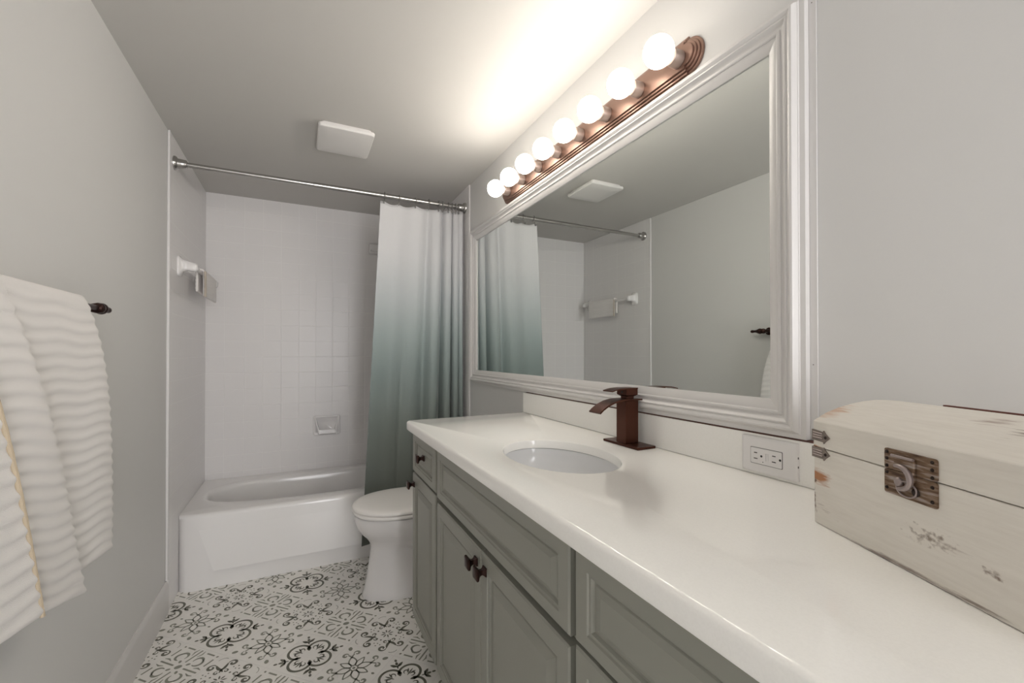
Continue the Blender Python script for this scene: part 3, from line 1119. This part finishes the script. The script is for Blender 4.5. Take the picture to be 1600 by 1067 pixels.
# ------------------------------------------------------------------ faucet
def build_faucet():
    px, py = 0.893, 1.022
    z0 = CT + 0.0003
    t = thing('faucet', (px, py, z0), 'oil rubbed bronze waterfall faucet standing behind the sink', 'faucet')
    MB().rbox(px - 0.030, px + 0.038, py - 0.078, py + 0.078, z0, z0 + 0.0075, 0.0012).build('base_plate', M['bronze'], t)
    MB().rbox(px - 0.024, px + 0.024, py - 0.022, py + 0.022, z0 + 0.0075, 1.0815, 0.0012).build('body', M['bronze'], t)
    # curved waterfall blade
    s = MB()
    path = [(px + 0.036, 1.0835), (px + 0.02, 1.0840), (px - 0.02, 1.0845), (px - 0.045, 1.0835), (px - 0.070, 1.0785), (px - 0.092, 1.0700),
            (px - 0.110, 1.0595), (px - 0.122, 1.0500)]
    rings = []
    for i, (x, z) in enumerate(path):
        a = path[max(i - 1, 0)]
        c = path[min(i + 1, len(path) - 1)]
        dx, dz = c[0] - a[0], c[1] - a[1]
        L = sqrt(dx * dx + dz * dz)
        nx, nz = -dz / L * 0.0022, dx / L * 0.0022
        if nz < 0:
            nx, nz = -nx, -nz
        hw = 0.0265
        rings.append([(x + nx, py - hw, z + nz), (x + nx, py + hw, z + nz), (x - nx, py + hw, z - nz), (x - nx, py - hw, z - nz)])
    s.loft(rings, True, True, True)
    s.build('spout', M['bronze'], t, smooth=30)
    MB().box(px - 0.014, px + 0.014, py - 0.013, py + 0.013, 1.0862, 1.096).build('neck', M['bronze'], t)
    h = MB()
    h.loft([[(px + sx * a, py + sy * a, z) for sx, sy in ((-1, -1), (1, -1), (1, 1), (-1, 1))]
            for z, a in ((1.0935, 0.0145), (1.0985, 0.0215), (1.1155, 0.0215), (1.1160, 0.021))], True, True, True)
    h.build('handle_block', M['bronze'], t, smooth=20)
    lv = MB()
    path = [(px + 0.0225, 1.1175), (px - 0.02, 1.1178), (px - 0.045, 1.1168), (px - 0.062, 1.1140), (px - 0.074, 1.1110)]
    rings = []
    for x, z in path:
        hw = 0.0225
        rings.append([(x, py - hw, z + 0.0015), (x, py + hw, z + 0.0015), (x, py + hw, z - 0.0015), (x, py - hw, z - 0.0015)])
    lv.loft(rings, True, True, True)
    lv.build('lever', M['bronze'], t, smooth=30)
    MB().lathe([(0, 0.0035), (0.001, 0.0035), (0.0012, 0.002)], (px - 0.0215, py - 0.002, 1.1065), (-1, 0, 0), 14).build('set_screw', M['slot'], t)


build_faucet()


# ------------------------------------------------------------------ outlet
def build_outlet():
    xf = 0.940
    y0, y1, z0, z1 = 0.546, 0.672, 0.9535, 1.0345
    t = thing('wall_outlet', (xf, (y0 + y1) / 2, z0), 'white electrical outlet plate turned sideways on the upstand beside the chest', 'outlet')

    def ring(i, d):
        return [(xf - d, y, z) for y, z in rrect(y0 + i, y1 - i, z0 + i, z1 - i, 0.003, 3)]
    MB().loft([ring(0, 0.0002), ring(0, 0.006), ring(0.002, 0.0085), ring(0.006, 0.009)], True, True, True).build('cover_plate', M['plastic'], t)
    dy0, dy1, dz0, dz1 = 0.577, 0.648, 0.9745, 1.0095

    def r2(i, d):
        return [(xf - d, y, z) for y, z in rrect(dy0 + i, dy1 - i, dz0 + i, dz1 - i, 0.002, 3)]
    g = MB().loft([r2(-0.0012, 0.0088), r2(-0.0012, 0.0093)], True, True, True).build('receptacle_gap', M['greyslot'], t)
    dev = MB().loft([r2(0, 0.0090), r2(0, 0.0102), r2(0.001, 0.0106)], True, True, True).build('receptacle', M['plastic'], t)
    xs = xf - 0.0108
    for cy in (0.632, 0.590):
        for dz, ln in ((0.0065, 0.0075), (-0.0065, 0.009)):
            MB().box(xs, xs + 0.0006, cy - ln / 2 + 0.004, cy + ln / 2 + 0.004, 0.992 + dz - 0.0010, 0.992 + dz + 0.0010).build('slot', M['slot'], dev)
        MB().lathe([(0, 0.0026), (0.0006, 0.0026)], (xs, cy - 0.0095, 0.9925), (1, 0, 0), 12).build('ground_hole', M['slot'], dev)
    MB().rbox(xf - 0.0118, xf - 0.0104, 0.6065, 0.6105, 0.984, 1.000, 0.0004).build('button', M['plastic'], dev)
    MB().rbox(xf - 0.0118, xf - 0.0104, 0.6115, 0.6155, 0.984, 1.000, 0.0004).build('button', M['plastic'], dev)
    MB().lathe([(0, 0.0012), (0.0005, 0.0012)], (xs, 0.619, 0.980), (1, 0, 0), 8).build('indicator', M['greyslot'], dev)
    for z in (0.985, 1.004):
        MB().box(xf - 0.0062, xf - 0.003, y0 - 0.0003, y0 + 0.001, z - 0.0022, z + 0.0022).build('pry_slot', M['greyslot'], t)


build_outlet()


# ------------------------------------------------------------------ framed mirror
def build_mirror():
    xi = 0.95
    iy0, iy1, iz0, iz1 = 0.612, 2.405, 1.122, 1.897
    t = thing('wall_mirror', (XR, 1.5, 1.0435), 'large wall mirror in a wide moulded white frame above the countertop', 'mirror')
    MB().box(xi, XR - 0.001, iy0 - 0.01, iy1 + 0.01, iz0 - 0.01, iz1 + 0.01).build('glass', M['mirror'], t, smooth=0)
    # moulding section: (distance outward from the inner edge, distance the face stands off the glass)
    sec = [(0.0, -0.0005), (0.0, 0.0035), (0.002, 0.0048), (0.021, 0.0128), (0.0225, 0.0130), (0.0225, 0.0145), (0.025, 0.0165), (0.0285, 0.0165),
           (0.031, 0.0150), (0.0315, 0.0130), (0.034, 0.0135), (0.0385, 0.0155), (0.0425, 0.0195), (0.0445, 0.0225), (0.0465, 0.0225),
           (0.0475, 0.0205), (0.0495, 0.0205), (0.0525, 0.0235), (0.0565, 0.0255), (0.0605, 0.0245), (0.0635, 0.0210), (0.0655, 0.0160),
           (0.0670, 0.0135), (0.0680, 0.0135), (0.0690, 0.0110), (0.0785, 0.0085), (0.0785, -0.0005)]
    rings = []
    for d, h in sec:
        x = xi - h
        if h < 0:
            x = xi + 0.0095 if d > 0.05 else xi - 0.0003
        rings.append([(x, iy0 - d, iz0 - d), (x, iy1 + d, iz0 - d), (x, iy1 + d, iz1 + d), (x, iy0 - d, iz1 + d)])
    rings.append(rings[0])
    MB().loft(rings, True).build('frame', M['trimw'], t, smooth=25)
    b = MB()
    b.rbox(XR - 0.004, XR - 0.0008, iy0 - 0.0935, iy0 - 0.0787, 1.0445, HC - 0.31, 0.0006)
    b.build('side_strip', M['trimw'], t)
    for z in (1.20, 1.955):
        MB().lathe([(0, 0.0012), (0.0004, 0.0012)], (XR - 0.0043, iy0 - 0.085, z), (1, 0, 0), 8).build('nail_hole', M['greyslot'], t)


build_mirror()


# ------------------------------------------------------------------ vanity light
def build_light():
    zc, ya, yb = 2.036, 0.842, 1.985
    t = thing('vanity_light', (XR, 1.41, zc), 'bronze bar light with eight round globe bulbs above the mirror', 'light fixture')

    def outline(w, x):
        r = w - 0.0075
        o = []
        o.append((x, ya, zc + w))
        o.append((x, yb, zc + w))
        o.append((x, yb, zc + r))
        for i in range(1, 24):
            a = pi / 2 - pi * i / 24
            o.append((x, yb + r * cos(a), zc + r * sin(a)))
        o.append((x, yb, zc - r))
        o.append((x, yb, zc - w))
        o.append((x, ya, zc - w))
        o.append((x, ya, zc - r))
        for i in range(1, 24):
            a = -pi / 2 - pi * i / 24
            o.append((x, ya + r * cos(a), zc + r * sin(a)))
        o.append((x, ya, zc + r))
        return o
    rings = []
    w, x = 0.056, XR - 0.0005
    rings += [outline(w, x)]
    for k in range(4):
        x -= 0.0055
        rings.append(outline(w, x))
        rings.append(outline(w - 0.0015, x - 0.0012))
        w -= 0.0065
        rings.append(outline(w, x - 0.0016))
        x -= 0.0002
    xface = x - 0.0016
    MB().loft(rings, True, True, True).build('backplate', M['copper'], t, smooth=25)
    bm = sm = None
    for k in range(8):
        y = 0.860 + 0.1535 * k
        if k == 0:
            sm = MB().lathe([(0, 0.0225), (0.001, 0.0235), (0.030, 0.0225), (0.032, 0.0215), (0.032, 0.019), (0.030, 0.018)], (xface, y, zc - 0.004), (-1, 0, 0), 28).build('socket', M['socket'], t)
            b = MB()
            R, cxx = 0.0405, xface - 0.073
            prof = []
            for i in range(21):
                a = pi * i / 21
                prof.append((-R * cos(a) if False else R * cos(pi - a), max(R * sin(a), 0.0005)))
            b.lathe([(p[0], p[1]) for p in prof[:-2]] + [(R * 0.93, 0.0155), (R * 1.1, 0.0135), (R * 1.25, 0.0130)], (cxx, y, zc - 0.004), (1, 0, 0), 32)
            bm = b.build('bulb', M['bulb'], t, smooth=60, origin=(cxx, y, zc - 0.004))
        else:
            for src in (sm, bm):
                c = src.copy()
                COL.objects.link(c)
                c.parent = t
                c.location = Vector(src.location) + Vector((0, 0.1535 * k, 0))


build_light()


# ------------------------------------------------------------------ ceiling fan grille
def build_fan():
    x0, x1, y0, y1 = 0.072, 0.318, 2.115, 2.392
    t = thing('exhaust_fan', ((x0 + x1) / 2, (y0 + y1) / 2, HC), 'square white exhaust fan cover on the ceiling before the shower', 'fan cover')
    b = MB()

    def ring(i, z):
        return [(x, y, z) for x, y in rrect(x0 + i, x1 - i, y0 + i, y1 - i, 0.014, 5)]
    b.loft([ring(0.014, HC - 0.0004), ring(0.014, HC - 0.012), ring(0.001, HC - 0.013), ring(0.0, HC - 0.016), ring(0.0, HC - 0.024), ring(0.004, HC - 0.029),
            ring(0.022, HC - 0.032), ring(0.06, HC - 0.035)], True, True, True)
    b.build('cover', M['fanplastic'], t, smooth=30)


build_fan()


# ------------------------------------------------------------------ ceramic fittings in the alcove
def build_ceramic_bar():
    xw, xb, z = XLT, -0.490, 1.665
    t = thing('ceramic_towel_bar', (xw, 3.0, z), 'white ceramic towel bar on the tiled left wall of the shower', 'towel bar')
    for y in (2.715, 3.315):
        b = MB()
        rings = []
        for d, hy, hz, dz in ((0.0003, 0.036, 0.052, 0.0), (0.006, 0.036, 0.052, 0), (0.011, 0.030, 0.044, 0), (0.020, 0.022, 0.030, 0.004), (0.040, 0.019, 0.024, 0.004),
                              (0.058, 0.020, 0.023, 0.0), (0.074, 0.019, 0.021, -0.002), (0.082, 0.012, 0.013, -0.002)):
            rings.append([(xw + d, y + u, z + dz + v) for u, v in rrect(-hy, hy, -hz, hz, min(hy, hz) * 0.6, 4)])
        b.loft(rings, True, True, True)
        b.build('post', M['porcelain'], t, smooth=60)
    MB().lathe([(0, 0.0095), (0.6, 0.0095)], (xb, 2.715, z), (0, 1, 0), 16).build('bar', M['porcelain'], t)


build_ceramic_bar()


def draped(name, mats, bar, r, th, y0, y1, zf, zb, period, amp, flare=None, lean=0.0, parent=None, wob=0.0, ny=30, slant=0.0):
    """cloth folded over a bar: a thick ribbed strip following front-drop, turn and back-drop"""
    bx, bz = bar
    path = []
    ds = 0.0035
    n = int((bz - zf) / ds)
    for i in range(n + 1):
        z = zf + (bz - zf) * i / n
        path.append((bx + r + lean * (1 - math.exp(-(bz - z) / 0.16)), z, 1.0, 0.0, (bz - z)))
    m = max(8, int(pi * r / ds))
    for i in range(1, m):
        a = pi * i / m
        path.append((bx + r * cos(a), bz + r * sin(a), cos(a), sin(a), 0.0))
    n = int((bz - zb) / ds)
    for i in range(n + 1):
        z = bz - (bz - zb) * i / n
        path.append((bx - r, z, -1.0, 0.0, (bz - z)))
    rings = []
    s = 0.0
    prev = None
    N = len(path)
    for i, (x, z, nx, nz, drop) in enumerate(path):
        if prev:
            s += sqrt((x - prev[0]) ** 2 + (z - prev[1]) ** 2)
        prev = (x, z)
        front = nx > 0.2 or nz > 0.3
        e = min(i, N - 1 - i) * ds
        tk = th * min(1.0, 0.35 + sqrt(max(e, 0) / 0.008) * 0.65) if e < 0.008 else th
        yy0, yy1 = y0, y1 + (flare(drop) if flare else 0.0)
        ring = []
        prof = []
        for k in range(ny + 1):
            prof.append((yy0 + tk / 2 + (yy1 - yy0 - tk) * k / ny, 0.5))
        for k in range(1, 6):
            a = pi / 2 - pi * k / 6
            prof.append((yy1 - tk / 2 + tk / 2 * cos(a), 0.5 * sin(a)))
        for k in range(ny + 1):
            prof.append((yy1 - tk / 2 - (yy1 - yy0 - tk) * k / ny, -0.5))
        for k in range(1, 6):
            a = -pi / 2 - pi * k / 6
            prof.append((yy0 + tk / 2 + tk / 2 * cos(a), 0.5 * sin(a)))
        for y, o in prof:
            q = (s + 0.004 * sin(y * 31 + 1.7)) / period * 2 * pi
            rib = amp * (0.6 * sin(q) + 0.4 * (abs(sin(q / 2)) * 2 - 1)) if o > 0 else 0.0
            wv = wob * sin(y * 17 + 0.8) * min(1, drop * 3)
            off = o * tk + rib * (1 if o > 0 else 0) * min(1, o * 2) + (wv if nx > 0 else 0)
            up = slant * (yy1 - y) * (drop / (bz - zf)) if nx > 0 else 0.0
            ring.append((x + nx * off, y, z + nz * off + up))
        rings.append(ring)
    b = MB()
    b.loft(rings, True, True, True)
    return b.build(name, mats, parent, smooth=70)


def build_washcloth():
    t = thing('washcloth', (-0.49, 3.05, 1.66), 'small white ribbed washcloth folded over the ceramic towel bar', 'washcloth')
    draped('cloth', M['towel'], (-0.490, 1.665), 0.0165, 0.012, 2.875, 3.225, 1.535, 1.56, 0.020, 0.0012, parent=t)
    MB().tube([(-0.4680, 2.871, 1.672), (-0.4665, 2.869, 1.62), (-0.4660, 2.870, 1.58), (-0.4665, 2.869, 1.532)], 0.0058, 8).build('hem', M['wash_hem'], t)


build_washcloth()


def build_soap_dish():
    yw = YB
    x0, x1, z0, z1 = 0.092, 0.266, 0.632, 0.764
    t = thing('soap_dish', ((x0 + x1) / 2, yw, z0), 'white ceramic soap dish set into the tiled back wall above the tub', 'soap dish')
    b = MB()

    def ring(i, d, zz=0.0):
        return [(x, yw - d, z + zz) for x, z in rrect(x0 + i, x1 - i, z0 + i, z1 - i, 0.012, 4)]
    b.loft([ring(-0.004, 0.0002), ring(-0.004, 0.006), ring(0.0, 0.010), ring(0.006, 0.010), ring(0.010, 0.006)], True, True, True)
    b.build('plate', M['porcelain'], t, smooth=50)
    # scoop: narrow at the bottom, where its lip stands out into the shower
    b = MB()
    r = []
    for z, inset, out in ((z1 - 0.004, 0.004, 0.014), (0.720, 0.012, 0.032), (0.680, 0.022, 0.052), (0.650, 0.030, 0.056), (z0 + 0.004, 0.036, 0.040)):
        r.append([(x0 + inset, yw - 0.008, z), (x0 + inset, yw - out, z), (x0 + inset + 0.010, yw - out, z), (x0 + inset + 0.012, yw - 0.010, z)])
    b.loft(r, True, True, True)
    r2 = [[(x0 + x1 - p[0], p[1], p[2]) for p in q] for q in r]
    b.loft(r2, True, True, True)
    b.build('side_wall', M['porcelain'], t, smooth=50)
    b = MB()
    r = []
    for d, za, zb_, i in ((0.008, 0.634, 0.662, 0.030), (0.036, 0.636, 0.660, 0.030), (0.054, 0.642, 0.672, 0.030), (0.060, 0.648, 0.674, 0.034)):
        r.append([(x0 + i, yw - d, za), (x1 - i, yw - d, za), (x1 - i, yw - d, zb_), (x0 + i, yw - d, zb_)])
    b.loft(r, True, True, True)
    b.build('tray', M['porcelain'], t, smooth=40)
    # small ceramic shelf half hidden by the curtain
    t = thing('corner_shelf', (0.50, yw, 2.0), 'small white ceramic shelf high on the tiled back wall, half behind the curtain', 'shelf')
    b = MB()
    x0, x1, z0, z1 = 0.468, 0.60, 1.975, 2.055

    def ring2(i, d):
        return [(x, yw - d, z) for x, z in rrect(x0 + i, x1 - i, z0 + i, z1 - i, 0.012, 4)]
    b.loft([ring2(0, 0.0002), ring2(0, 0.012), ring2(0.008, 0.030), ring2(0.016, 0.034)], True, True, True)
    b.build('plate', M['porcelain'], t, smooth=50)
    b = MB()
    b.rbox(x0 + 0.010, x1 - 0.010, yw - 0.075, yw - 0.0335, 1.988, 2.000, 0.003)
    b.build('ledge', M['porcelain'], t)


build_soap_dish()


# ------------------------------------------------------------------ bath towel on the bronze bar
BARX, BARZ = -0.508, 1.350


def build_towel_bar():
    t = thing('towel_bar', (XL, 1.3, BARZ), 'dark bronze towel bar on the painted left wall, under the bath towel', 'towel bar')
    MB().lathe([(0, 0.0072), (0.855, 0.0072)], (BARX, 0.745, BARZ), (0, 1, 0), 16).build('bar', M['knob'], t)
    for y in (0.80, 1.598):
        b = MB()
        b.lathe([(0.0003, 0.0225), (0.004, 0.0225), (0.007, 0.019), (0.010, 0.0125), (0.020, 0.0095), (0.034, 0.009), (0.044, 0.0125), (0.056, 0.0155), (0.067, 0.013),
                 (0.072, 0.006)], (XL, y, BARZ), (1, 0, 0), 24)
        b.build('post', M['knob'], t)
    b = MB()
    b.lathe([(0, 0.008), (0.004, 0.0115), (0.010, 0.0155), (0.018, 0.0165), (0.028, 0.0130), (0.040, 0.0080), (0.052, 0.0068), (0.060, 0.0088), (0.067, 0.0088), (0.073, 0.005)],
            (BARX, 1.602, BARZ), (0, 1, 0), 20)
    b.build('finial', M['knob'], t)


build_towel_bar()


def build_towel():
    t = thing('bath_towel', (BARX, 1.3, BARZ), 'thick white ribbed bath towel folded over the bronze bar', 'towel')
    fa = lambda d: 0.135 * (1 - math.exp(-d / 0.17)) - 0.05 * max(0.0, d - 0.55)
    fb = lambda d: 0.37 * d
    fc = lambda d: 0.27 * d
    draped('inner_fold', M['towel'], (BARX, BARZ), 0.0150, 0.011, 0.93, 1.478, 0.670, 0.80, 0.030, 0.0026, fa, 0.012, t, 0.003, slant=0.12)
    draped('middle_fold', M['towel'], (BARX, BARZ), 0.0175, 0.013, 0.92, 1.112, 0.655, 0.82, 0.032, 0.0030, fb, 0.036, t, 0.003, slant=0.30)
    draped('outer_fold', M['towel'], (BARX, BARZ), 0.0205, 0.013, 0.90, 0.955, 0.728, 0.84, 0.034, 0.0032, fc, 0.050, t, 0.002, slant=0.18)
    pts = []
    for i in range(48):
        f = i / 47
        z = 1.31 - 0.58 * f
        d = BARZ - z
        pts.append((BARX + 0.0205 + 0.050 * (1 - math.exp(-d / 0.16)) + 0.0068, 0.955 + 0.27 * d - 0.0035 + 0.0006 * sin(i * 1.9), z))
    MB().tube(pts, 0.0042, 8).build('hem_stitching', M['towel_hem'], t)


build_towel()


# ------------------------------------------------------------------ the white wooden chest
def build_chest():
    ang = radians(24.6)
    # local frame: +x along the front toward the camera end, +y into the chest, +z up; origin at the far front corner
    t = thing('wooden_chest', (0.763, 0.4206, CT + 0.0006), 'distressed white wooden chest with a curved lid standing on the countertop', 'chest')
    ex = Vector((-sin(ang), -cos(ang), 0))
    ey = Vector((cos(ang), -sin(ang), 0))
    # right handed frame: x = -L direction would flip, so use x along L and y = z cross x
    yv = Vector((0, 0, 1)).cross(ex)
    sgn = 1 if yv.dot(ey) > 0 else -1
    t.rotation_euler = (0, 0, atan2(ex.y, ex.x))
    L, D = 0.338, 0.182
    Y = lambda y: y * sgn

    def put(b, name, m, parent=t, smooth=35):
        b.v = [(x, Y(y), z) for x, y, z in b.v]
        return b.build(name, m, parent, smooth, origin=(0, 0, 0)) if False else local(b, name, m, parent, smooth)

    def local(b, name, m, parent, smooth):
        o = b.build(name, m, None, smooth)
        o.parent = parent
        return o
    zb = 0.1245
    put(MB().rbox(0, L, 0, D, 0, zb - 0.0012, 0.0015), 'body', M['chest_body'])
    prof = [(0.0, zb + 0.0006), (0.0, 0.1655), (0.001, 0.1670)]
    arc = [(0.02, 0.1785), (0.042, 0.1875), (0.064, 0.1938), (0.085, 0.1980), (0.105, 0.2000), (0.124, 0.1998), (0.145, 0.1980), (0.165, 0.1945), (D, 0.1900)]
    prof += arc + [(D, zb + 0.0006)]
    b = MB()
    b.loft([[(x, y, z) for y, z in prof] for x in (0, 0.0015, L - 0.0015, L)], True, True, True)
    lid = put(b, 'lid', M['chest_lid'], smooth=25)
    b = MB()
    b.box(0.040, L - 0.002, D - 0.004, D + 0.0015, 0.1850, 0.1962)
    put(b, 'lid_back_edge', M['lid_edge'])

    def strap(zc, slope, par):
        w, l = 0.0085, 0.036
        pts = [(-0.0008, zc + w), (l * 0.62, zc + w * 0.95 + slope), (l * 0.66, zc + w * 1.25 + slope), (l * 0.76, zc + w * 0.75 + slope), (l, zc + slope), (l * 0.76, zc - w * 0.75 + slope),
               (l * 0.66, zc - w * 1.25 + slope), (l * 0.62, zc - w * 0.95 + slope), (-0.0008, zc - w)]
        b = MB()
        b.loft([[(x, y, z) for x, z in pts] for y in (-0.0002, -0.0018)], True, True, True)
        b.box(-0.0018, -0.0002, -0.0018, 0.03, zc - w, zc + w)
        s = put(b, 'corner_strap', M['strap'], par, 20)
        b = MB()
        b.sphere((l * 0.78, -0.002, zc + slope), 0.0024, 10, 6)
        put(b, 'rivet', M['rivet'], s)
        for k in (-0.45, 0.0, 0.45):
            b = MB()
            b.rbox(0.001, l * 0.6, -0.0027, -0.0016, zc + k * w - 0.0010, zc + k * w + 0.0010, 0.0004)
            put(b, 'ridge', M['pewter'], s)
    strap(0.1440, -0.001, lid)
    strap(0.1160, 0.0, t)
    # latch plate: an upper half on the lid and a lower half on the body
    x0, x1 = 0.1335, 0.2035

    def plate(z0, z1, name, par, top):
        r = 0.003
        rr = rrect(x0, x1, z0, z1, r, 3)
        b = MB()
        b.loft([[(x, y, z) for x, z in rr] for y in (-0.0002, -0.0022)], True, True, True)
        return put(b, name, M['rustic'], par, 20)
    up = plate(zb + 0.0004, 0.1515, 'latch_plate', lid, True)
    lo = plate(0.0925, zb - 0.0004, 'latch_plate', t, False)
    for x in (x0 + 0.004, x1 - 0.0055):
        for z in (0.147, 0.138, 0.1285, 0.0995, 0.117):
            if x < 0.15 and z == 0.117:
                z = 0.1195
            b = MB()
            b.sphere((x, -0.0022, z), 0.0022, 8, 6)
            put(b, 'rivet', M['rivet'], up if z > zb else lo)
    xm = 0.166
    b = MB()
    b.rbox(xm - 0.016, xm + 0.012, -0.0055, -0.002, 0.1290, 0.1445, 0.001)
    b.rbox(xm + 0.004, xm + 0.012, -0.0065, -0.002, 0.1160, 0.1300, 0.001)
    hasp = put(b, 'hasp', M['rustic'], up)
    b = MB()
    b.tube([(xm - 0.018, -0.006, 0.1445), (xm - 0.004, -0.0065, 0.1445), (xm + 0.012, -0.006, 0.1445)], 0.0018, 8)
    put(b, 'hinge_pin', M['pewter'], hasp if False else up)
    b = MB()
    pts = [(xm - 0.006 + 0.0155 * cos(a), -0.0080, 0.1185 + 0.0145 * sin(a)) for a in [radians(110 - 200 * i / 16) for i in range(17)]]
    b.tube(pts, [0.0022 + 0.0016 * sin(pi * i / 16) for i in range(17)], 10)
    put(b, 'hook', M['pewter'], lo)
    b = MB()
    b.sphere((xm - 0.010, -0.004, 0.1115), 0.0060, 14, 8, (1, 0.6, 1))
    put(b, 'staple_knob', M['pewter'], lo)
    b = MB()
    pts = [(xm + 0.001 + 0.0135 * cos(a), -0.0045, 0.1050 + 0.0095 * sin(a)) for a in [2 * pi * i / 24 for i in range(24)]]
    b.tube(pts, 0.0011, 8, closed=True)
    put(b, 'ring', M['pewter'], lo)
    b = MB()
    b.sphere((xm + 0.012, -0.0035, 0.1045), 0.0050, 12, 8, (1, 0.4, 1))
    put(b, 'keyhole', M['rivet'], lo)


build_chest()
